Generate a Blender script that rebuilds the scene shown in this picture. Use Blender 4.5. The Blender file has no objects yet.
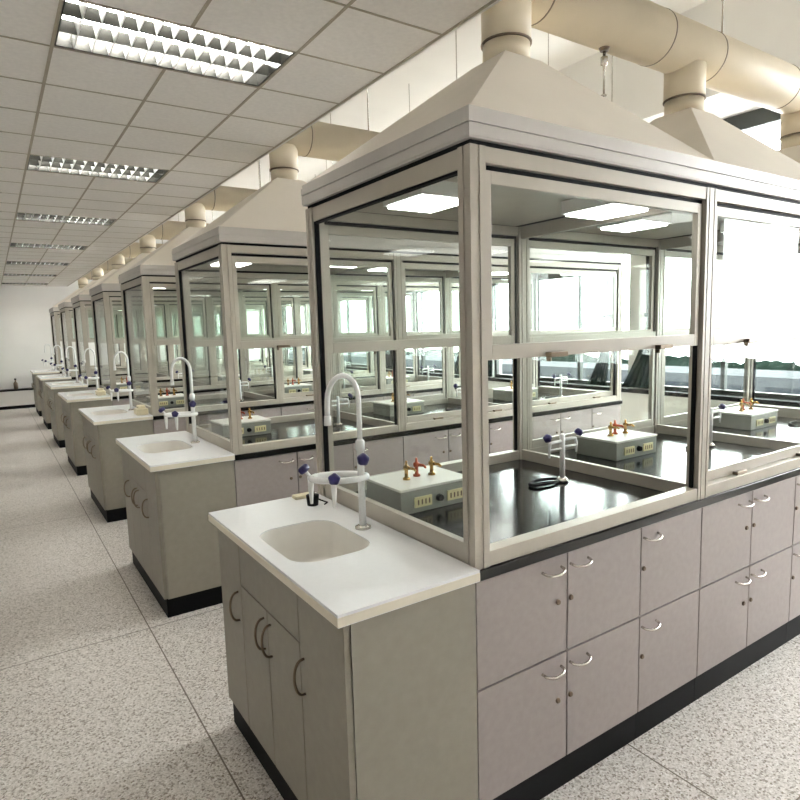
import bpy, bmesh, math, random
from mathutils import Vector, Matrix
random.seed(7)
sc = bpy.context.scene
COL = sc.collection
PI = math.pi

# ------------------------------------------------------------------ camera
yaw, pitch, roll = math.radians(33.6196), math.radians(-6.8568), math.radians(-1.6033)
F = Vector((math.sin(yaw)*math.cos(pitch), math.cos(yaw)*math.cos(pitch), math.sin(pitch)))
R0 = Vector((math.cos(yaw), -math.sin(yaw), 0)); U0 = R0.cross(F)
RR = R0*math.cos(roll) + U0*math.sin(roll); UU = -R0*math.sin(roll) + U0*math.cos(roll)
cd = bpy.data.cameras.new('camera'); cam = bpy.data.objects.new('camera', cd); COL.objects.link(cam)
cd.sensor_width = 36; cd.lens = 609.81/800*36; cd.clip_start = 0.02; cd.clip_end = 200
M = Matrix.Identity(4)
for i in range(3):
    M[i][0] = RR[i]; M[i][1] = UU[i]; M[i][2] = -F[i]
M[0][3], M[1][3], M[2][3] = -1.0185, -1.1923, 1.5026
cam.matrix_world = M
sc.camera = cam

# ------------------------------------------------------------------ light and exposure
SKY = 10.5          # bright overcast sky outside the windows
TUBE = 34.0        # fluorescent tubes in the ceiling troffers
HOOD = 7.0         # lamps in the fume hoods
w = bpy.data.worlds.new('world'); sc.world = w; w.use_nodes = True
bg = w.node_tree.nodes['Background']
bg.inputs[0].default_value = (0.97, 0.98, 1.0, 1); bg.inputs[1].default_value = SKY
sc.view_settings.view_transform = 'Standard'; sc.view_settings.look = 'None'
sc.view_settings.gamma = 1; sc.view_settings.use_curve_mapping = False
sc.view_settings.exposure = 1.05
try:
    sc.cycles.transparent_max_bounces = 48
    sc.cycles.max_bounces = 10
    sc.cycles.diffuse_bounces = 5
    sc.cycles.glossy_bounces = 4
    sc.cycles.transmission_bounces = 6
    sc.cycles.caustics_reflective = False
    sc.cycles.caustics_refractive = False
    sc.cycles.sample_clamp_indirect = 6
except Exception:
    pass

# ------------------------------------------------------------------ materials
def mat(name, c, rough=0.5, metal=0.0, noise=0.0, nscale=30, emit=None, spec=0.5, bump=0.0, c2=None):
    m = bpy.data.materials.new(name); m.use_nodes = True
    nt = m.node_tree; b = nt.nodes['Principled BSDF']
    b.inputs['Base Color'].default_value = (*c, 1); b.inputs['Roughness'].default_value = rough
    b.inputs['Metallic'].default_value = metal; b.inputs['Specular IOR Level'].default_value = spec
    tc = nt.nodes.new('ShaderNodeTexCoord'); n = nt.nodes.new('ShaderNodeTexNoise')
    n.inputs['Scale'].default_value = nscale; n.inputs['Detail'].default_value = 4
    nt.links.new(tc.outputs['Object'], n.inputs['Vector'])
    r = nt.nodes.new('ShaderNodeValToRGB'); r.color_ramp.elements[0].position = .3; r.color_ramp.elements[1].position = .7
    k = noise
    lo = c2 if c2 else tuple(x*(1-k) for x in c)
    r.color_ramp.elements[0].color = (*lo, 1)
    r.color_ramp.elements[1].color = (*[min(1, x*(1+k*.5)) for x in c], 1)
    nt.links.new(n.outputs['Fac'], r.inputs[0]); nt.links.new(r.outputs[0], b.inputs['Base Color'])
    if bump:
        bm_ = nt.nodes.new('ShaderNodeBump'); bm_.inputs['Strength'].default_value = bump; bm_.inputs['Distance'].default_value = .002
        nt.links.new(n.outputs['Fac'], bm_.inputs['Height']); nt.links.new(bm_.outputs[0], b.inputs['Normal'])
    if emit:
        b.inputs['Emission Color'].default_value = (*emit[0], 1); b.inputs['Emission Strength'].default_value = emit[1]
    return m

FRAME = mat('painted_aluminium', (.46, .42, .355), .38, .15, .05, 12)
CORN = mat('brushed_cornice', (.58, .545, .51), .38, .1, .05, 8)
CANOPY = mat('canopy_sheet', (.86, .79, .69), .5, 0, .04, 3)
DUCT = mat('duct_paint', (.76, .66, .50), .5, 0, .06, 4)
SEAM = mat('duct_seam', (.20, .15, .10), .6)
DOOR = mat('door_laminate', (.345, .30, .285), .48, 0, .07, 40)
CARC = mat('carcass_laminate', (.30, .275, .225), .5, 0, .06, 30)
BLACK = mat('black_resin_worktop', (.006, .007, .007), .14, 0, .1, 60, spec=.35)
PLINTH = mat('black_plinth', (.005, .005, .006), .6, 0, .1, 40, spec=.15)
WHITE = mat('white_acrylic_stone', (.94, .94, .95), .25, 0, .015, 60)
BASIN = mat('cream_basin', (.85, .82, .77), .3, 0, .02, 30)
EDGE = mat('cream_edge_band', (.80, .74, .62), .4, 0, .03, 30)
CHROME = mat('satin_chrome', (.62, .58, .53), .25, .9, .05, 50)
DCHROME = mat('dark_bronze_metal', (.22, .17, .12), .35, .8, .1, 50)
BRASS = mat('brass', (.42, .24, .06), .26, .9, .08, 60)
REDTAP = mat('copper_red', (.38, .07, .025), .3, .7, .08, 60)
FWHITE = mat('white_enamel', (.93, .93, .92), .25, 0, .02, 40)
BLUE = mat('navy_knob', (.018, .012, .10), .35, 0, .1, 60)
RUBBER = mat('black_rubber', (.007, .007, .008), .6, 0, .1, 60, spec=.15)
BOXG = mat('grey_green_box', (.30, .305, .265), .45, 0, .05, 20)
BOXT = mat('pale_box_lid', (.80, .78, .72), .4, 0, .03, 20)
SOCK = mat('ivory_socket', (.78, .70, .40), .4, 0, .05, 40)
WALL = mat('cream_wall_paint', (.84, .82, .79), .7, 0, .03, 2)
SLAB = mat('white_slab_paint', (.86, .84, .80), .7, 0, .03, 2)
TILE = mat('mineral_ceiling_tile', (.90, .875, .84), .8, 0, .05, 55)
TBAR = mat('ceiling_grid_bar', (.42, .37, .29), .5, 0, .05, 30)
LOUV = mat('louvre_blade', (.85, .86, .86), .35, .1, .03, 30)
HOUS = mat('fixture_reflector', (.035, .035, .03), .35, .4, .1, 30)
LTUBE = mat('fluorescent_tube', (1, 1, 1), .4, emit=((1, .965, .90), TUBE))
HLAMP = mat('hood_lamp_tube', (1, 1, 1), .4, emit=((1, .98, .94), HOOD))
PVC = mat('dark_window_frame', (.05, .055, .05), .4, 0, .1, 30)
PVCW = mat('white_window_frame', (.80, .80, .78), .4, 0, .03, 30)
SILL = mat('black_sill', (.008, .008, .009), .45, 0, .1, 30, spec=.2)
CURT = mat('dark_green_cloth', (.005, .014, .011), .95, 0, .25, 18, spec=0)
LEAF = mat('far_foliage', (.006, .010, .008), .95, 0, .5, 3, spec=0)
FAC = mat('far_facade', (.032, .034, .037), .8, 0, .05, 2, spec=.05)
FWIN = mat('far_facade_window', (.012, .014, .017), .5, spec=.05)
GRND = mat('pale_ground', (.8, .8, .79), .9, 0, .1, 1)
CREAMB = mat('cream_plastic', (.78, .70, .50), .5, 0, .05, 30)
LOCK = mat('lock_metal', (.18, .13, .09), .35, .7)

def glass_mat(name, tint, ior=1.5):
    m = bpy.data.materials.new(name); m.use_nodes = True; nt = m.node_tree; nt.nodes.clear()
    o = nt.nodes.new('ShaderNodeOutputMaterial'); mx = nt.nodes.new('ShaderNodeMixShader')
    t = nt.nodes.new('ShaderNodeBsdfTransparent'); t.inputs[0].default_value = (*tint, 1)
    g = nt.nodes.new('ShaderNodeBsdfGlossy'); g.inputs['Roughness'].default_value = .01
    lw = nt.nodes.new('ShaderNodeLayerWeight'); lw.inputs[0].default_value = .5
    pw = nt.nodes.new('ShaderNodeMath'); pw.operation = 'POWER'; pw.inputs[1].default_value = 5
    f = nt.nodes.new('ShaderNodeMath'); f.operation = 'MULTIPLY_ADD'; f.inputs[1].default_value = .75; f.inputs[2].default_value = ((ior-1)/(ior+1))**2
    nt.links.new(lw.outputs['Facing'], pw.inputs[0]); nt.links.new(pw.outputs[0], f.inputs[0])
    nt.links.new(f.outputs[0], mx.inputs[0]); nt.links.new(t.outputs[0], mx.inputs[1]); nt.links.new(g.outputs[0], mx.inputs[2])
    nt.links.new(mx.outputs[0], o.inputs[0])
    return m
GLASS = glass_mat('sash_glass', (.97, .986, .976), 1.32)
WGLASS = glass_mat('window_glass', (.97, .985, .98), 1.25)

def floor_mat():
    m = bpy.data.materials.new('terrazzo_floor'); m.use_nodes = True; nt = m.node_tree; b = nt.nodes['Principled BSDF']
    tc = nt.nodes.new('ShaderNodeTexCoord')
    v = nt.nodes.new('ShaderNodeTexVoronoi'); v.inputs['Scale'].default_value = 170
    n = nt.nodes.new('ShaderNodeTexNoise'); n.inputs['Scale'].default_value = 150; n.inputs['Detail'].default_value = 3
    n2 = nt.nodes.new('ShaderNodeTexNoise'); n2.inputs['Scale'].default_value = 1.5
    for q in (v, n, n2): nt.links.new(tc.outputs['Object'], q.inputs['Vector'])
    r = nt.nodes.new('ShaderNodeValToRGB')
    e = r.color_ramp.elements; e[0].position = .0; e[0].color = (.28, .235, .19, 1); e[1].position = 1; e[1].color = (.93, .90, .87, 1)
    a = e.new(.16); a.color = (.50, .45, .40, 1); a = e.new(.32); a.color = (.76, .715, .67, 1); a = e.new(.8); a.color = (.82, .77, .73, 1)
    sep = nt.nodes.new('ShaderNodeSeparateColor'); nt.links.new(v.outputs['Color'], sep.inputs[0])
    nt.links.new(sep.outputs[0], r.inputs[0])
    mx = nt.nodes.new('ShaderNodeMix'); mx.data_type = 'RGBA'; mx.blend_type = 'MULTIPLY'; mx.inputs[0].default_value = .6
    r2 = nt.nodes.new('ShaderNodeValToRGB'); r2.color_ramp.elements[0].position = .35; r2.color_ramp.elements[0].color = (.5, .47, .42, 1)
    r2.color_ramp.elements[1].position = .55; r2.color_ramp.elements[1].color = (1, 1, 1, 1)
    nt.links.new(n.outputs['Fac'], r2.inputs[0]); nt.links.new(r.outputs[0], mx.inputs[6]); nt.links.new(r2.outputs[0], mx.inputs[7])
    # thin dividing strips of the terrazzo, laid on a square grid
    sx = nt.nodes.new('ShaderNodeSeparateXYZ'); nt.links.new(tc.outputs['Object'], sx.inputs[0])
    def line(out, off, per):
        ad = nt.nodes.new('ShaderNodeMath'); ad.operation = 'ADD'; ad.inputs[1].default_value = off
        nt.links.new(out, ad.inputs[0])
        pp = nt.nodes.new('ShaderNodeMath'); pp.operation = 'PINGPONG'; pp.inputs[1].default_value = per/2
        nt.links.new(ad.outputs[0], pp.inputs[0])
        lt = nt.nodes.new('ShaderNodeMath'); lt.operation = 'LESS_THAN'; lt.inputs[1].default_value = .0028
        nt.links.new(pp.outputs[0], lt.inputs[0]); return lt.outputs[0]
    lx = line(sx.outputs[0], .489+1.17*10, 1.17); ly = line(sx.outputs[1], -1.0-0.9+1.17*20, 1.17*2)
    mxx = nt.nodes.new('ShaderNodeMath'); mxx.operation = 'MAXIMUM'; nt.links.new(lx, mxx.inputs[0]); nt.links.new(ly, mxx.inputs[1])
    mz = nt.nodes.new('ShaderNodeMix'); mz.data_type = 'RGBA'; mz.inputs[7].default_value = (.16, .13, .10, 1)
    nt.links.new(mxx.outputs[0], mz.inputs[0]); nt.links.new(mx.outputs[2], mz.inputs[6]); nt.links.new(mz.outputs[2], b.inputs['Base Color'])
    b.inputs['Roughness'].default_value = .33; b.inputs['Specular IOR Level'].default_value = .45
    return m
FLOOR = floor_mat()

# ------------------------------------------------------------------ mesh helpers
class MB:
    def __init__(s): s.bm = bmesh.new()
    def box(s, x0, x1, y0, y1, z0, z1, bev=0):
        vs = [s.bm.verts.new(p) for p in ((x0,y0,z0),(x1,y0,z0),(x1,y1,z0),(x0,y1,z0),(x0,y0,z1),(x1,y0,z1),(x1,y1,z1),(x0,y1,z1))]
        fs = [s.bm.faces.new([vs[i] for i in q]) for q in ((0,3,2,1),(4,5,6,7),(0,1,5,4),(1,2,6,5),(2,3,7,6),(3,0,4,7))]
        if bev:
            es = list({e for f in fs for e in f.edges})
            bmesh.ops.bevel(s.bm, geom=es, offset=bev, segments=2, affect='EDGES', profile=.6)
        return s
    def frustum(s, b, t, z0, z1):
        vs = [s.bm.verts.new(p) for p in ((b[0],b[2],z0),(b[1],b[2],z0),(b[1],b[3],z0),(b[0],b[3],z0),(t[0],t[2],z1),(t[1],t[2],z1),(t[1],t[3],z1),(t[0],t[3],z1))]
        for q in ((0,3,2,1),(4,5,6,7),(0,1,5,4),(1,2,6,5),(2,3,7,6),(3,0,4,7)): s.bm.faces.new([vs[i] for i in q])
        return s
    def lathe(s, prof, c=(0,0,0), n=20, axis='Z', cap=True):
        rings = []
        for r, h in prof:
            ring = []
            for i in range(n):
                a = 2*PI*i/n; u, v = r*math.cos(a), r*math.sin(a)
                p = (u, v, h) if axis == 'Z' else ((h, u, v) if axis == 'X' else (v, h, u))
                ring.append(s.bm.verts.new((c[0]+p[0], c[1]+p[1], c[2]+p[2])))
            rings.append(ring)
        for a, b in zip(rings, rings[1:]):
            for i in range(n):
                f = s.bm.faces.new((a[i], a[(i+1)%n], b[(i+1)%n], b[i])); f.smooth = True
        if cap:
            s.bm.faces.new(list(reversed(rings[0]))); s.bm.faces.new(rings[-1])
        return s
    def tube(s, pts, r, n=10, close=False):
        pts = [Vector(p) for p in pts]; N = len(pts); rr = r if isinstance(r, (list, tuple)) else [r]*N
        up = Vector((0,0,1)); prev = None; rings = []
        for i, p in enumerate(pts):
            if close: t = pts[(i+1)%N]-pts[i-1]
            else: t = pts[min(i+1, N-1)]-pts[max(i-1, 0)]
            t.normalize()
            if prev is None:
                a = up if abs(t.z) < .9 else Vector((1,0,0)); u = t.cross(a).normalized()
            else: u = (prev - t*prev.dot(t)).normalized()
            prev = u; v = t.cross(u)
            rings.append([s.bm.verts.new(p+(u*math.cos(2*PI*k/n)+v*math.sin(2*PI*k/n))*rr[i]) for k in range(n)])
        pr = list(zip(rings, rings[1:])) + ([(rings[-1], rings[0])] if close else [])
        for a, b in pr:
            for k in range(n):
                f = s.bm.faces.new((a[k], a[(k+1)%n], b[(k+1)%n], b[k])); f.smooth = True
        if not close:
            s.bm.faces.new(list(reversed(rings[0]))); s.bm.faces.new(rings[-1])
        return s
    def ball(s, c, r, sx=1, sy=1, sz=1, n=12):
        prof = [(max(r*math.sin(PI*k/n), .0004), -r*math.cos(PI*k/n)*sz) for k in range(n+1)]
        return s.lathe(prof, c, 14)
    def knob(s, c, r, axis):
        """five-lobed hand wheel seen on laboratory taps"""
        c = Vector(c); axis = Vector(axis).normalized(); a = axis.orthogonal().normalized(); b = axis.cross(a)
        n = 30; rings = []
        for q, (k, h) in enumerate(((.35,-.9),(.8,-.8),(1,-.4),(1,.4),(.8,.8),(.35,.95))):
            ring = []
            for i in range(n):
                t = 2*PI*i/n; rad = r*k*(1+.07*math.cos(5*t)*(k > .5))
                ring.append(s.bm.verts.new(c+a*rad*math.cos(t)+b*rad*math.sin(t)+axis*h*r*.75))
            rings.append(ring)
        for x, y in zip(rings, rings[1:]):
            for i in range(n):
                f = s.bm.faces.new((x[i], x[(i+1)%n], y[(i+1)%n], y[i])); f.smooth = True
        s.bm.faces.new(list(reversed(rings[0]))); s.bm.faces.new(rings[-1])
        return s
    def build(s, name, m, parent=None, loc=None, bev=0):
        bmesh.ops.recalc_face_normals(s.bm, faces=s.bm.faces)
        me = bpy.data.meshes.new(name); s.bm.to_mesh(me); s.bm.free(); me.materials.append(m)
        o = bpy.data.objects.new(name, me); COL.objects.link(o)
        if parent: o.parent = parent
        if loc: o.location = loc
        if bev:
            md = o.modifiers.new('bevel', 'BEVEL'); md.width = bev; md.segments = 2; md.limit_method = 'ANGLE'; md.angle_limit = .7
        return o

def thing(name, loc, label, cat, group=None):
    o = bpy.data.objects.new(name, None); COL.objects.link(o); o.location = loc; o.empty_display_size = .1
    o['label'] = label; o['category'] = cat
    if group: o['group'] = group
    return o
def tag(o, label, cat, group=None):
    o['label'] = label; o['category'] = cat
    if group: o['group'] = group
    return o
KIDS = {}
def kids(o): return [c for c in bpy.data.objects if c.parent == o]
def copy_tree(o, parent=None, skip=()):
    c = o.copy(); COL.objects.link(c); c.parent = parent
    for ch in kids(o):
        if ch.name.split('.')[0] in skip: continue
        copy_tree(ch, c, skip)
    return c
def dup(o, dy, label, dx=0, skip=()):
    c = copy_tree(o, None, skip); c.location = (o.location.x+dx, o.location.y+dy, o.location.z); c['label'] = label
    return c
def struct(o): o['kind'] = 'structure'; return o

PITCH = 1.946; MOD = 1.084; DEP = .94
ORD = ['nearest', 'second', 'third', 'fourth', 'fifth', 'sixth', 'farthest']
NROW = 7
FZ = .055          # floor level

# ------------------------------------------------------------------ room
XL, XW, YB, YF, ZC, ZS = -4.676, 4.65, -3.28, 13.67, 2.55, 4.05
T = .394; XK = .4457; Y0 = 1.058
struct(MB().box(XL-.2, XW+.25, YB-.2, YF+.2, -.12, FZ).build('floor', FLOOR))
struct(MB().box(XL-.15, XL, YB-.15, YF+.15, 0, ZS).build('wall_left', WALL))
struct(MB().box(XL, XW+.2, YF, YF+.15, 0, ZS).build('wall_far', WALL))
struct(MB().box(XL, XW+.2, YB-.15, YB, 0, ZS).build('wall_near', WALL))
struct(MB().box(XL-.15, XW+.25, YB-.15, YF+.15, ZS, ZS+.15).build('ceiling', SLAB))
# window wall: breast wall, sill, pillars, lintel
struct(MB().box(XW, XW+.2, YB, YF, 0, .735).build('wall_right', WALL))
struct(MB().box(XW-.05, XW+.2, YB, YF, .735, .775).build('trim_1', SILL))
struct(MB().box(XW-.6, XW+.2, YB, YF, 3.30, ZS).build('trim_2', SLAB))
PIL = [-2.1+i*2.43 for i in range(7)]          # pillars 2.43 apart; one stands at y = 2.76
pb = MB()
for y in PIL: pb.box(XW, XW+.2, y-.13, y+.13, .776, 3.299)
struct(pb.build('trim_3', WALL))
edges = [YB+.0] + [v for y in PIL for v in (y-.13, y+.13)] + [YF]
n = 0
for a, b in zip(edges[0::2], edges[1::2]):
    if b-a < .25: continue
    if b < 0:
        struct(MB().box(XW, XW+.2, a, b, .776, 3.299).build('trim_6', WALL)); continue  # unseen bay filled in to keep a window reflection off the front sash
    n += 1
    fr = MB(); x0, x1 = XW+.07, XW+.12
    fr.box(x0, x1, a, b, .776, .82); fr.box(x0, x1, a, b, 3.16, 3.299); fr.box(x0, x1, a, a+.04, .82, 3.16); fr.box(x0, x1, b-.04, b, .82, 3.16)
    k = max(1, round((b-a)/.75)); 
    for i in range(1, k): yy = a+(b-a)*i/k; fr.box(x0, x1, yy-.02, yy+.02, .82, 3.16)
    fr.box(x0, x1, a, b, 2.5, 2.54)
    win = struct(fr.build('window_%d' % n, PVC))
    pn = MB().box(XW+.093, XW+.097, a+.03, b-.03, .81, 3.17).build('window_pane', WGLASS, win)
# baseboard and low bench along far wall
struct(MB().box(XL, XL+.012, YB, YF, FZ, .155).build('baseboard_left', PLINTH))

# suspended ceiling of tiles with holes for the troffers
lights = [(-2, 0+5*k) for k in range(7) if 1]      # (column of left tile, row) in tile units from XK / Y0
holes = set()
for c, r in [(-3, 5*k) for k in range(-0, 7)]:
    holes |= {(c, r), (c+1, r)}
holes |= {(-3, -5), (-2, -5)}
cb = MB(); tb = MB()
i0 = -13; j0 = -11; j1 = 32
for i in range(i0, 0):
    for j in range(j0, j1):
        if (i, j) in holes: continue
        x, y = XK+i*T, Y0+j*T
        cb.box(x+.004, x+T-.004, y+.004, y+T-.004, ZC, ZC+.015)
struct(cb.build('ceiling', TILE)).name = 'ceiling_tiles'
for i in range(i0, 1):
    x = XK+i*T
    if i in (-2,):
        for j in range(j0, j1):
            if (-3, j) in holes: continue
            tb.box(x-.006, x+.006, Y0+j*T, Y0+(j+1)*T, ZC-.002, ZC+.02)
    else: tb.box(x-.006, x+.006, Y0+j0*T, Y0+j1*T, ZC-.002, ZC+.02)
for j in range(j0, j1+1):
    tb.box(XK+i0*T, XK, Y0+j*T-.005, Y0+j*T+.005, ZC-.0015, ZC+.018)
struct(tb.build('trim_4', TBAR))
struct(MB().box(XK+.006, XK+.016, Y0+j0*T, Y0+j1*T, ZC-.004, ZC+.05).build('trim_5', SLAB))

# ------------------------------------------------------------------ ceiling troffers
def troffer():
    t = thing('ceiling_light', (XK-3*T, Y0, ZC), '', 'ceiling light', 'louvred fluorescent ceiling lights in a line')
    W, D = 2*T, T
    h = MB(); h.box(.008, W-.008, .008, D-.008, .10, .105); h.box(.008, .012, .008, D-.008, 0, .10); h.box(W-.012, W-.008, .008, D-.008, 0, .10)
    h.box(.012, W-.012, .008, .012, 0, .10); h.box(.012, W-.012, D-.012, D-.008, 0, .10); h.build('housing', HOUS, t)
    for y in (D*.2, D*.5, D*.8):
        MB().lathe([(.012, .03), (.012, W-.03)], (0, y, .072), 12, 'X').build('fluorescent_tube', LTUBE, t)
    l = MB(); lx = MB(); nx = 13
    def fin_x(y):   # blade running along X, V section
        lx.frustum((.012, W-.012, y-.0015, y+.0015), (.012, W-.012, y-.010, y+.010), .002, .042)
    def fin_y(x):
        l.frustum((x-.0015, x+.0015, .012, D-.012), (x-.009, x+.009, .012, D-.012), .002, .042)
    for y in (D/3, 2*D/3): fin_x(y)
    for y in (.013, D-.013): lx.box(.012, W-.012, y-.001, y+.001, .001, .04)
    for k in range(1, nx): fin_y(.012+(W-.024)*k/nx)
    l.build('cross_blades', LOUV, t); lx.build('long_blades', HOUS, t)  # long blades coloured dark, imitating the dark aisle mirrored in them
    return t
tr0 = troffer()
tl = ['largest louvred ceiling light, nearest the camera', 'second louvred ceiling light counting away from the camera', 'third louvred ceiling light counting away from the camera', 'fourth louvred ceiling light counting away from the camera',
      'fifth louvred ceiling light counting away from the camera', 'sixth louvred ceiling light, last but one before the far wall', 'smallest louvred ceiling light, closest to the far wall']
tr0['label'] = tl[0]
for k in range(1, 7): dup(tr0, 5*T*k, tl[k])

# ------------------------------------------------------------------ casework
def bow_x(cx, y, z, w=.08, out=.028):   # horizontal bow handle on a face looking to -Y
    pts = []
    for k in range(13):
        a = PI*k/12
        pts.append((cx-w/2*math.cos(a), y-out*math.sin(a)**.6 if 0 < k < 12 else y, z-.008*math.sin(a)))
    return pts
def bow_z(x, y, zc, h=.10, out=.03):    # vertical bow handle on a face looking to -X
    pts = []
    for k in range(13):
        a = PI*k/12
        pts.append((x-(out*math.sin(a)**.7 if 0 < k < 12 else 0), y, zc+h/2*math.cos(a)))
    return pts
CW = MOD/3
def base_cabinet(x, cols, handles, label):
    W = CW*cols
    t = thing('base_cabinet', (x, 0, 0), label, 'cabinet', 'base cabinets under the fume hoods')
    MB().box(.001, W-.001, .020, .925, .156, .819).build('body', CARC, t)
    MB().box(.001, W-.001, .008, .93, FZ, .155).build('plinth', PLINTH, t)
    for c in range(cols):
        for z0, z1 in ((.159, .503), (.509, .817)):
            d = MB().box(c*CW+.0025, (c+1)*CW-.0025, 0, .019, z0, z1).build('door', DOOR, t, bev=.0015)
            hx = (c+1)*CW-.068 if handles[c] == 'R' else c*CW+.052
            MB().tube(bow_x(hx, 0, z1-.036), .0042, 8).build('handle', CHROME, d)
            lx = (c+1)*CW-.042 if handles[c] == 'R' else c*CW+.014
            MB().lathe([(.0085, 0), (.0085, -.005), (.006, -.007)], (lx, 0, z1-.143), 12, 'Y').build('lock', LOCK, d)
    return t
where = ['in the row nearest the camera', 'in the second row of fume hoods', 'in the third row of fume hoods', 'in the fourth row of fume hoods', 'in the fifth row of fume hoods', 'in the sixth row of fume hoods', 'in the farthest row of fume hoods']
cabs = []
x = 0; spec = []
seq = [(2, 'RL'), (1, 'L'), (2, 'RL'), (1, 'L'), (2, 'RL'), (1, 'L')]
cname = ['grey double cabinet with four doors next to the sink unit', 'narrow grey two-door cabinet between the first two double cabinets', 'grey double cabinet under the left half of the middle hood',
         'narrow grey cabinet under the right end of the middle hood', 'grey double cabinet under the window-side hood', 'narrow grey cabinet at the window end']
xs = []
for (c, h), nm in zip(seq, cname):
    cabs.append(base_cabinet(x*CW, c, h, nm+', nearest row')); xs.append(x*CW); x += c

def worktop():
    o = MB().box(.0005, 3*MOD+.012, -.006, DEP+.006, .8205, .85).build('worktop', BLACK, bev=.002)
    return tag(o, '', 'worktop', 'black worktops under the fume hoods')
wt = worktop(); wt['label'] = 'long black worktop under the fume hoods of the nearest row'

def sink_cabinet():
    t = thing('sink_cabinet', (-.40, 0, 0), '', 'cabinet', 'sink cabinets along the aisle')
    MB().box(.019, .399, 0, .018, .156, .828).box(.019, .399, .927, .945, .156, .828).box(.381, .399, .018, .927, .156, .828).box(.019, .381, .018, .927, .156, .174).build('body', CARC, t)
    MB().box(.012, .399, .010, .935, FZ, .155).build('plinth', PLINTH, t)
    for y0, y1, z0, z1, hy in ((.003, .2585, .158, .826, .235), (.2615, .4935, .158, .664, .468), (.4965, .7225, .158, .664, .522), (.7255, .942, .158, .826, .755)):
        d = MB().box(0, .0187, y0, y1, z0, z1).build('door', CARC, t, bev=.0015)
        MB().tube(bow_z(0, hy, .582), .0038, 8).build('handle', DCHROME, d)
    MB().box(0, .018, .2615, .7225, .668, .826).build('drawer_front', CARC, t, bev=.0015)
    return t
sk = sink_cabinet(); sk['label'] = 'tan grey sink cabinet with four bow handles, closest to the camera'

def rrect(x0, x1, y0, y1, r, n=6):
    pts = []
    for cx, cy, a0 in ((x1-r, y1-r, 0), (x0+r, y1-r, 90), (x0+r, y0+r, 180), (x1-r, y0+r, 270)):
        for k in range(n+1):
            a = math.radians(a0+90*k/n); pts.append((cx+r*math.cos(a), cy+r*math.sin(a)))
    return pts
def sink_top():
    t = thing('sink_countertop', (-.423, -.018, .8285), '', 'countertop', 'white sink countertops along the aisle')
    W, D = .4225, .982
    bx0, bx1, by0, by1 = .048, .308, .318, .668
    bm = bmesh.new(); H = .0315
    inner = rrect(bx0, bx1, by0, by1, .075)
    cx, cy = (bx0+bx1)/2, (by0+by1)/2
    outer = []
    for (px, py) in inner:
        dx, dy = px-cx, py-cy
        s = min((W-cx)/dx if dx > 1e-6 else (-cx/dx if dx < -1e-6 else 1e9), (D-cy)/dy if dy > 1e-6 else (-cy/dy if dy < -1e-6 else 1e9))
        outer.append([cx+dx*s, cy+dy*s])
    for c in ((0,0),(W,0),(W,D),(0,D)):   # snap the nearest outer point to each corner
        k = min(range(len(outer)), key=lambda i: (outer[i][0]-c[0])**2+(outer[i][1]-c[1])**2); outer[k] = list(c)
    N = len(inner)
    def ring(pts, z): return [bm.verts.new((p[0], p[1], z)) for p in pts]
    ot, it, ob, ib = ring(outer, H), ring(inner, H), ring(outer, 0), ring(inner, 0)
    for a, b in ((ot, it), (it, ib), (ib, ob), (ob, ot)):
        for k in range(N): bm.faces.new((a[k], a[(k+1)%N], b[(k+1)%N], b[k]))
    m = MB(); m.bm.free(); m.bm = bm
    m.build('counter', WHITE, t)
    MB().box(-.0015, 0, 0, D, .002, .024).box(0, W, -.0015, 0, .002, .024).build('edge_band', EDGE, t)
    bm = bmesh.new(); rings = []
    for ins, z in ((-.001, H-.002), (.004, H-.012), (.012, -.05), (.02, -.085), (.045, -.1), (.08, -.104)):
        rings.append([bm.verts.new((p[0], p[1], z)) for p in rrect(bx0+ins, bx1-ins, by0+ins, by1-ins, max(.075-ins*.3, .03))])
    for a, b in zip(rings, rings[1:]):
        for k in range(N):
            f = bm.faces.new((a[k], a[(k+1)%N], b[(k+1)%N], b[k])); f.smooth = True
    bm.faces.new(rings[-1])
    m = MB(); m.bm.free(); m.bm = bm; bs = m.build('basin', BASIN, t)
    MB().lathe([(.022, -.1045), (.022, -.101), (.012, -.1025)], (cx, cy, 0), 18).build('drain', CHROME, bs)
    return t
st = sink_top(); st['label'] = 'white sink countertop with a rounded basin, closest to the camera'

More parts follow.
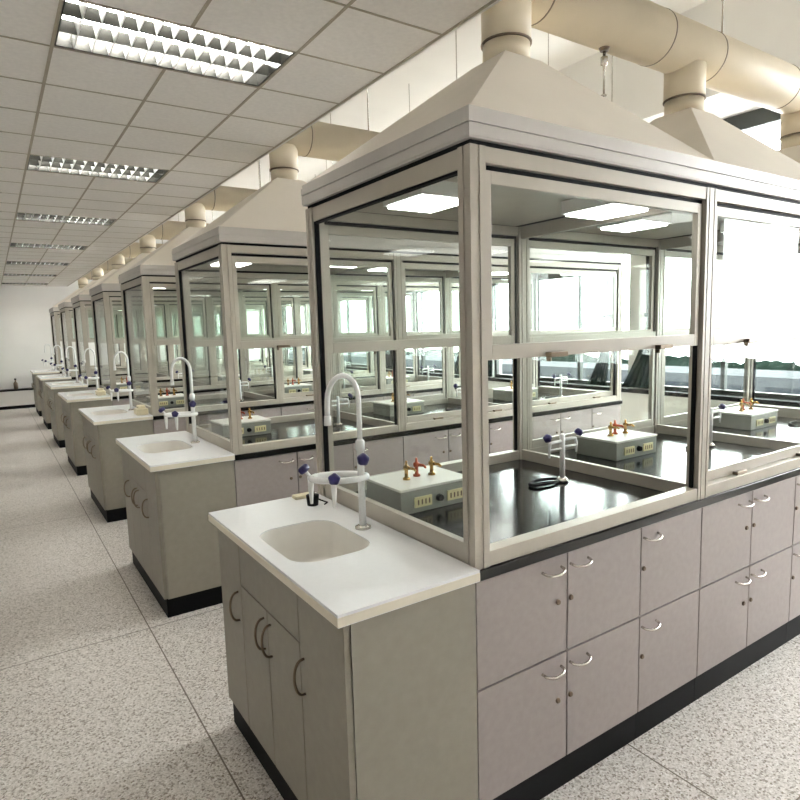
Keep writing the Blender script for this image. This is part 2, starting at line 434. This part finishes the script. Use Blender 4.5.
def sink_faucet():
    t = thing('sink_faucet', (-.071, .469, .86), '', 'faucet', 'tall white laboratory faucets at the sinks')
    MB().lathe([(.026, 0), (.026, .006), (.014, .012)], (0, 0, .0005), 20).build('base_plate', CHROME, t)
    MB().lathe([(.0115, .01), (.0115, .255), (.015, .257), (.015, .285), (.009, .292)], (0, 0, 0), 16).build('column', FWHITE, t)
    g = [(0, 0, .285), (0, 0, .35), (0, 0, .42)]
    for k in range(1, 13):
        a = PI*k/12; g.append((-.050+.050*math.cos(a), .018*k/12, .425+.072*math.sin(a)))
    g += [(-.101, .019, .40), (-.101, .02, .37)]
    MB().tube(g, .0085, 10).build('gooseneck', FWHITE, t)
    MB().lathe([(.012, 0), (.010, .03), (.007, .032)], (-.101, .02, .345), 12).build('nozzle', FWHITE, t)
    # looped cross arm
    lp = []
    for k in range(24):
        a = 2*PI*k/24; lx, ly = .088*math.cos(a), .047*math.sin(a)
        ca, sa = math.cos(2.62), math.sin(2.62)
        lp.append((-.060+lx*ca-ly*sa, .037+lx*sa+ly*ca, .17))
    MB().tube(lp, .0105, 8, close=True).build('cross_arm', FWHITE, t)
    for (kx, ky), ax in (((-.134, .092), (-.5, .35, .8)), ((-.095, .008), (-.35, -.8, .3))):
        MB().tube([(kx+.02, ky, .17), (kx, ky, .17), (kx, ky, .135), (kx, ky, .10), (kx, ky, .085)], [.012, .012, .009, .006, .005], 10).build('side_spout', FWHITE, t)
        v = Vector(ax).normalized(); c0 = Vector((kx, ky, .172))
        MB().tube([c0, c0+v*.03], .006, 8).build('valve_stem', FWHITE, t)
        MB().knob(c0+v*.034, .018, v).build('knob', BLUE, t)
    MB().tube([(0, 0, .232), (-.006, -.02, .232)], .007, 8).knob((-.008, -.03, .232), .019, (-.2, -1, 0)).build('knob', BLUE, t)
    return t
sf = sink_faucet(); sf['label'] = 'tall white gooseneck faucet with blue knobs, at the nearest sink'

# ------------------------------------------------------------------ fume hoods
ZB, ZH, ZT = .8502, 1.945, 1.904
def sash(parent, x0, x1, y0, y1, z0, z1, side, br=.04, handles=True):
    fr = MB(); s = .022
    fr.box(x0, x0+s, y0, y1, z0, z1); fr.box(x1-s, x1, y0, y1, z0, z1)
    fr.box(x0+s, x1-s, y0, y1, z1-.033, z1); fr.box(x0+s, x1-s, y0, y1, z0, z0+br)
    o = fr.build('sash', FRAME, parent, bev=.0012)
    ym = (y0+y1)/2
    MB().box(x0+s-.003, x1-s+.003, ym-.002, ym+.002, z0+br-.003, z1-.030).build('glass_pane', GLASS, o)
    if handles:
        for hx in (x0+.26*(x1-x0), x0+.78*(x1-x0)):
            yo = y0 if side < 0 else y1
            MB().box(hx-.035, hx+.035, min(yo, yo+side*.022), max(yo, yo+side*.022), z0-.004+.002, z0+.012).box(hx-.033, hx-.027, min(yo, yo+side*.016), max(yo, yo+side*.016), z0-.014, z0-.002).build('sash_handle', DCHROME, o, bev=.002)
    return o
def post(parent, x0, x1, y0, y1):
    w, d = x1-x0, y1-y0
    m = MB().box(x0+.003, x1-.003, y0+.003, y1-.003, ZB, ZH)
    for fx in (0, 1):
        for fy in (0, 1):
            ax, ay = (x0 if fx == 0 else x1-.4*w), (y0 if fy == 0 else y1-.4*d)
            m.box(ax, ax+.4*w, ay, ay+.4*d, ZB, ZH-.0005)
    return m.build('post', FRAME, parent)
def hood(k, label, closed):
    L = k*MOD; t = thing('fume_hood', (L, 0, .85), label, 'fume hood', 'glazed fume hoods standing in rows')
    root = t
    # work in local coordinates: z measured from 0.85
    class _P: pass
    W = MOD
    a = .052 if k == 0 else .031; b = .052 if k == 2 else .031
    sub = []
    def P(o): sub.append(o); return o
    for x0, x1 in ((.0, a), (W-b, W-.0005)):
        for y0, y1 in ((0, .048), (DEP-.048, DEP)):
            P(post(root, x0, x1, y0, y1))
    for y0, y1 in ((.0, .046), (DEP-.046, DEP)):
        P(MB().box(a+.0005, W-b-.0005, y0+.002, y1, ZB, .893).build('bottom_rail', FRAME, root, bev=.0015))
        P(MB().box(a+.0005, W-b-.0005, y0+.002, y1, ZT, ZH-.0005).build('top_rail', FRAME, root, bev=.0015))
    xa, xb = a+.004, W-b-.013
    for s0, s1 in ((.018, .030), (DEP-.030, DEP-.018)):
        P(MB().box(a+.0005, W-b-.0005, s0, s1, 1.892, 1.9035).box(xb+.002, W-b-.0005, s0, s1, .8935, 1.891).build('sash_track', RUBBER, root))
    P(sash(root, xa, xb, .010, .030, 1.408, 1.890, -1)); P(sash(root, xa, xb, DEP-.030, DEP-.010, 1.408, 1.890, 1))
    if closed:
        P(sash(root, xa, xb, .032, .045, .8935, 1.435, -1)); P(sash(root, xa, xb, DEP-.045, DEP-.032, .8935, 1.435, 1, handles=False))
    # ends and the partition between hoods
    if k == 0: ends = [(.006, .030, .915, 1.868)]
    elif k == 2: ends = [(W-.030, W-.006, .915, 1.868)]
    else: ends = []
    for x0, x1, z0, z1 in ends:
        o = P(MB().box(x0, x1, .0485, DEP-.0485, ZB, .913).build('end_bottom_rail', FRAME, root, bev=.0015))
        P(MB().box(x0, x1, .0485, DEP-.0485, 1.894, ZH-.0005).build('end_top_rail', FRAME, root, bev=.0015))
        MB().box((x0+x1)/2-.002, (x0+x1)/2+.002, .046, DEP-.046, .91, 1.896).build('glass_pane', GLASS, o)
        P(MB().box(x0+.003, x1-.003, .0485, DEP-.0485, 1.887, 1.8938).box(x0+.003, x1-.003, DEP-.056, DEP-.0485, .9135, 1.8865).build('glass_gasket', RUBBER, root))
    if k < 2:
        o = P(MB().box(W-.022, W-.0005, .0485, DEP-.0485, ZB, .898).build('partition_bottom_rail', FRAME, root, bev=.0015))
        P(MB().box(W-.022, W-.0005, .0485, DEP-.0485, 1.89, ZH-.0005).build('partition_top_rail', FRAME, root, bev=.0015))
        MB().box(W-.013, W-.009, .0485, DEP-.0485, .896, 1.892).build('glass_pane', GLASS, o)
    # cornice in three steps
    c = MB(); o0 = -.009 if k == 0 else 0; o1 = W+(.009 if k == 2 else -.0005)
    for z0, z1, i in ((1.957, 1.962, .002), (1.962, 1.990, 0), (1.990, 1.994, .004), (1.994, 2.018, -.001), (2.018, 2.032, .003)):
        c.box(o0+(i if k == 0 else 0), o1-(i if k == 2 else 0), -.009+i, DEP+.009-i, z0, z1)
    P(c.build('cornice', CORN, root))
    P(MB().box(.007 if k == 0 else 0, W-(.007 if k == 2 else .0005), .007, DEP-.007, 1.9455, 1.9565).build('shade_strip', RUBBER, root))  # black strip standing in for the shade line under the cornice
    cx, cy = .575, .47
    P(MB().frustum((0, W-.0005, -.004, DEP+.004), (cx-.084, cx+.084, cy-.084, cy+.084), 2.0325, 2.405).build('canopy', CANOPY, root))
    P(MB().lathe([(.0835, 2.4055), (.0815, 2.468)], (cx, cy, 0), 28).build('neck', DUCT, root))
    # lamp under the hood roof
    for (u0, u1, v0, v1) in ((.10, .30, .34, .56), (.78, 1.0, .17, .40)):
        lamp = P(MB().box(u0, u1, v0, v1, 1.898, 1.9445).build('hood_lamp', FWHITE, root))
        MB().box(u0+.012, u1-.012, v0+.012, v1-.012, 1.890, 1.8978).build('lamp_diffuser', HLAMP, lamp)
    P(MB().box(.0525, W-.053, .0465, DEP-.0465, 1.945, 1.9453).build('hood_ceiling', FRAME, root))
    for o in sub: o.location.z -= .85
    return t
hoods = [hood(0, '', False), hood(1, '', True), hood(2, '', True)]
hn = ['fume hood with its front open beside the sink', 'closed fume hood in the middle', 'closed fume hood at the window end']
for o, nme in zip(hoods, hn): o['label'] = nme + ' of the nearest row'

# ------------------------------------------------------------------ ducts
def duct():
    t = thing('exhaust_duct', (0, .47, 2.685), '', 'duct', 'round cream exhaust ducts above the hoods')
    MB().lathe([(.108, .47), (.108, 4.03)], (0, 0, 0), 36, 'X').build('pipe', DUCT, t)
    for k in range(3):
        for dx in (-.235, .15):
            xx = .575+k*MOD+dx
            if xx > .48: MB().lathe([(.1095, xx-.003), (.1095, xx+.003)], (0, 0, 0), 36, 'X').build('joint_ring', SEAM, t)
    for k in range(3):
        br = MB().lathe([(.0865, -.215), (.0865, -.075)], (.575+k*MOD, 0, 0), 28).build('branch', DUCT, t)
        MB().lathe([(.0888, -.216), (.0888, -.211)], (.575+k*MOD, 0, 0), 28).build('branch_collar', SEAM, br)
    for xx in (1.19, 1.95, 2.9, 3.7):
        MB().lathe([(.004, .107), (.004, 1.362)], (xx, 0, 0), 8).build('hanger_rod', CHROME, t)
    return t
du = duct(); du['label'] = 'round cream exhaust duct above the nearest row of hoods'
sp = thing('sprinkler', (1.104, .47, 2.566), 'small pendant sprinkler hanging under the nearest round duct', 'sprinkler')
MB().lathe([(.022, 0), (.016, -.012)], (0, 0, .008), 14).build('escutcheon', LOCK, sp)
MB().lathe([(.006, 0), (.006, -.022), (.014, -.026), (.014, -.055), (.005, -.06), (.004, -.165), (.012, -.168), (.012, -.172)], (0, 0, 0), 12).build('drop_pipe', CHROME, sp)

# ------------------------------------------------------------------ hood equipment
def service_box():
    t = thing('service_box', (.109, .515, .85), '', 'service box', 'gas and power boxes inside the hoods')
    MB().box(0, .31, 0, .235, .0005, .083, .004).build('housing', BOXG, t)
    MB().box(-.003, .313, -.003, .238, .0835, .093, .003).build('lid', BOXT, t)
    for i, (x, m) in enumerate(((.10, BRASS), (.16, REDTAP), (.215, BRASS))):
        y = .11 + (.02 if i == 1 else 0)
        tp = MB().lathe([(.014, 0), (.014, .006), (.007, .01), (.007, .035), (.012, .038), (.012, .05), (.005, .054), (.004, .07)], (x, y, .0935), 14)
        tp.tube([(x, y, .137), (x+.012, y-.03, .137), (x+.014, y-.04, .130)], [.007, .005, .004], 8)
        tp.build('gas_tap', m, t)
    for x in (.055, .20):
        s = MB().box(x, x+.075, -.006, -.0002, .02, .058, .002).build('socket', SOCK, t)
        q = MB()
        for j in range(4): q.box(x+.012+j*.016, x+.017+j*.016, -.0075, -.0062, .030, .048)
        q.build('socket_slots', LOCK, s)
    MB().lathe([(.014, 0), (.011, -.016)], (.165, 0, .04), 16, 'Y').build('dial', RUBBER, t)
    return t
sb = service_box(); sb['label'] = 'grey green box with three brass taps in the nearest open hood'
def hood_faucet():
    t = thing('hood_faucet', (.89, .487, .85), '', 'faucet', 'small white cup-sink faucets inside the hoods')
    MB().lathe([(.025, 0), (.025, .01), (.014, .018)], (0, 0, .001), 16).build('base', CHROME, t)
    MB().lathe([(.011, .015), (.011, .195), (.006, .2)], (0, 0, 0), 14).build('column', FWHITE, t)
    for s, zz in ((-1, .18), (1, .185)):
        a = MB().tube([(0, 0, zz-.01), (s*.055, 0, zz-.01), (s*.075, -.002, zz-.012), (s*.08, -.004, zz-.03), (s*.08, -.004, zz-.07)], [.007, .007, .007, .006, .004], 8)
        a.tube([(0, 0, zz-.04), (s*.076, -.003, zz-.04)], .005, 8)
        a.build('arm', FWHITE, t)
        v = Vector((s*.7, -.1, .7)).normalized()
        MB().knob(Vector((s*.08, -.004, zz))+v*.018, .017, v).build('knob', BLUE, t)
    for dx, dy in ((-.085, .02),):
        m = MB(); pts = [(dx+.075*math.cos(2*PI*k/20), dy+.032*math.sin(2*PI*k/20), .008) for k in range(20)]
        m.tube(pts, .0072, 8, close=True); m.build('cup_sink_rim', RUBBER, t)
    return t
hf = hood_faucet(); hf['label'] = 'white two-arm faucet on the black worktop of the nearest open hood'

sbs = [sb]; hfs = [hf]
pos = ['open hood', 'middle hood', 'window-side hood']
for k, dx in ((1, 1.25), (2, 2.47)):
    sbs.append(dup(sb, .06, 'box with brass taps inside the %s of the nearest row' % pos[k], dx))
for k in (1, 2):
    hfs.append(dup(hf, .0, 'two-arm faucet inside the %s of the nearest row' % pos[k], k*MOD+.02))

# small objects on the sink counters
stp = thing('rubber_stopper', (-.085, .81, .8602), 'black rubber stopper on the white counter of the nearest sink', 'stopper')
MB().lathe([(.020, 0), (.024, .035), (.024, .038), (.008, .04), (.008, .05)], (0, 0, 0), 18).build('plug', RUBBER, stp)
MB().tube([(.02, .0, .02), (.04, .01, .008), (.05, -.02, .005), (.03, -.035, .005)], .003, 6).build('cord', RUBBER, stp)
soap = tag(MB().box(-.035, .035, -.02, .02, 0, .014, .004).build('soap_bar', CREAMB, None, (-.075, .925, .8602)), 'flat cream soap bar at the back corner of the nearest sink counter', 'soap')
for k, (sx, sy) in ((2, (-.06, .12)), (3, (-.08, .2))):
    q = thing('soap_dish', (sx, k*PITCH+sy, .8602), 'cream plastic soap dish on the sink counter of the %s row' % ORD[k], 'soap dish', 'cream soap dishes on far sinks')
    MB().box(-.045, .045, -.06, .06, 0, .05, .008).build('dish', CREAMB, q)
    MB().box(-.03, .03, -.04, .04, .0505, .075, .01).build('sponge', CREAMB, q)

# ------------------------------------------------------------------ repeat the rows
for r in range(1, NROW):
    dy = r*PITCH; on = ORD[r]; wr = ORD[r]+' row'
    dup(sk, dy, 'sink cabinet at the aisle end of the %s' % wr)
    dup(st, dy, 'white sink countertop at the aisle end of the %s' % wr)
    dup(sf, dy, 'white gooseneck faucet with blue knobs at the sink of the %s' % wr)
    dup(wt, dy, 'long black worktop under the fume hoods of the %s' % wr)
    dup(du, dy, 'round cream exhaust duct above the %s of hoods' % wr)
    for o, nme in zip(hoods, hn): dup(o, dy, nme + ' of the ' + wr)
    for i, (o, nme) in enumerate(zip(cabs, cname)):
        if r > 2 and i > 3: continue
        if r > 4 and i > 1: continue
        dup(o, dy, nme + ', ' + wr)
    if r <= 3:
        for i, o in enumerate(sbs): dup(o, dy, 'box with brass taps inside the %s of the %s' % (pos[i], wr))
        for i, o in enumerate(hfs): dup(o, dy, 'two-arm faucet inside the %s of the %s' % (pos[i], wr))

# low bench against the far wall
lb = thing('low_bench', (-3.6, 13.42, 0), 'long low cream bench with a black top against the far wall', 'bench')
MB().box(0, 3.55, .02, .245, .12, .42).build('body', WALL, lb)
MB().box(0, 3.55, .03, .245, FZ, .12).build('plinth', PLINTH, lb)
MB().box(-.01, 3.56, 0, .248, .4205, .45).build('bench_top', SILL, lb)
bt = thing('reagent_bottle', (-.66, 13.52, .4505), 'small brown bottle standing on the low bench by the far wall', 'bottle')
MB().lathe([(.04, 0), (.04, .12), (.015, .16), (.015, .19)], (0, 0, 0), 14).build('bottle_body', DCHROME, bt)
MB().lathe([(.019, .19), (.019, .22)], (0, 0, 0), 12).build('cap', RUBBER, bt)

# ------------------------------------------------------------------ curtains
def curtain(y, flare, label, wk=1.0):
    bm = bmesh.new(); nz, ny = 34, 40; rows = []
    for i in range(nz+1):
        z = .80+(3.15-.80)*i/nz
        if z > 1.55: wd = .07+.04*min(1, (z-1.55)/1.0)
        else: wd = .06+.13*((1.55-z)/.75)**1.6
        c = y + (flare*.16*((1.55-z)/.75)**1.6 if z < 1.55 else 0)
        wd *= wk; row = []
        for j in range(ny+1):
            s = j/ny*2-1
            row.append(bm.verts.new((XW-.095+.022*math.sin(s*17+z)*min(1, wd/.1), c+s*wd, z)))
        rows.append(row)
    for a, b in zip(rows, rows[1:]):
        for j in range(ny):
            f = bm.faces.new((a[j], a[j+1], b[j+1], b[j])); f.smooth = True
    m = MB(); m.bm.free(); m.bm = bm
    t = thing('curtain', (0, 0, 0), label, 'curtain', 'dark green tied curtains at the windows')
    o = m.build('drape', CURT, t); md = o.modifiers.new('solid', 'SOLIDIFY'); md.thickness = .006
    MB().box(XW-.13, XW-.06, y-.078, y+.078, 1.53, 1.57).build('tie_band', CURT, t)
    return t
yc = [y for y in PIL]
pn_ = ['behind the camera', 'nearest the camera', 'second along the windows', 'third along the windows', 'fourth along the windows', 'fifth along the windows', 'sixth along the windows']
for i, y in enumerate(PIL[1:6], 1):
    curtain(y-.22, 1, 'dark green tied curtain on the near side of the window pillar %s' % pn_[i])
    curtain(y+.30, 1, 'dark green tied curtain on the far side of the window pillar %s' % pn_[i], .6)

# ------------------------------------------------------------------ outside
struct(MB().box(5.3, 34, -12, 40, -3.6, -3.5).build('ground_outside', GRND))
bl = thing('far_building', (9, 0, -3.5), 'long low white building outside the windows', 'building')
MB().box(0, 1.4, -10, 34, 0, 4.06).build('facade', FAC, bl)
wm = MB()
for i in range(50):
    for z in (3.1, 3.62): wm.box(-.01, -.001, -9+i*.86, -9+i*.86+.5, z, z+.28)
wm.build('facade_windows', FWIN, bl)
rnd = random.Random(3)
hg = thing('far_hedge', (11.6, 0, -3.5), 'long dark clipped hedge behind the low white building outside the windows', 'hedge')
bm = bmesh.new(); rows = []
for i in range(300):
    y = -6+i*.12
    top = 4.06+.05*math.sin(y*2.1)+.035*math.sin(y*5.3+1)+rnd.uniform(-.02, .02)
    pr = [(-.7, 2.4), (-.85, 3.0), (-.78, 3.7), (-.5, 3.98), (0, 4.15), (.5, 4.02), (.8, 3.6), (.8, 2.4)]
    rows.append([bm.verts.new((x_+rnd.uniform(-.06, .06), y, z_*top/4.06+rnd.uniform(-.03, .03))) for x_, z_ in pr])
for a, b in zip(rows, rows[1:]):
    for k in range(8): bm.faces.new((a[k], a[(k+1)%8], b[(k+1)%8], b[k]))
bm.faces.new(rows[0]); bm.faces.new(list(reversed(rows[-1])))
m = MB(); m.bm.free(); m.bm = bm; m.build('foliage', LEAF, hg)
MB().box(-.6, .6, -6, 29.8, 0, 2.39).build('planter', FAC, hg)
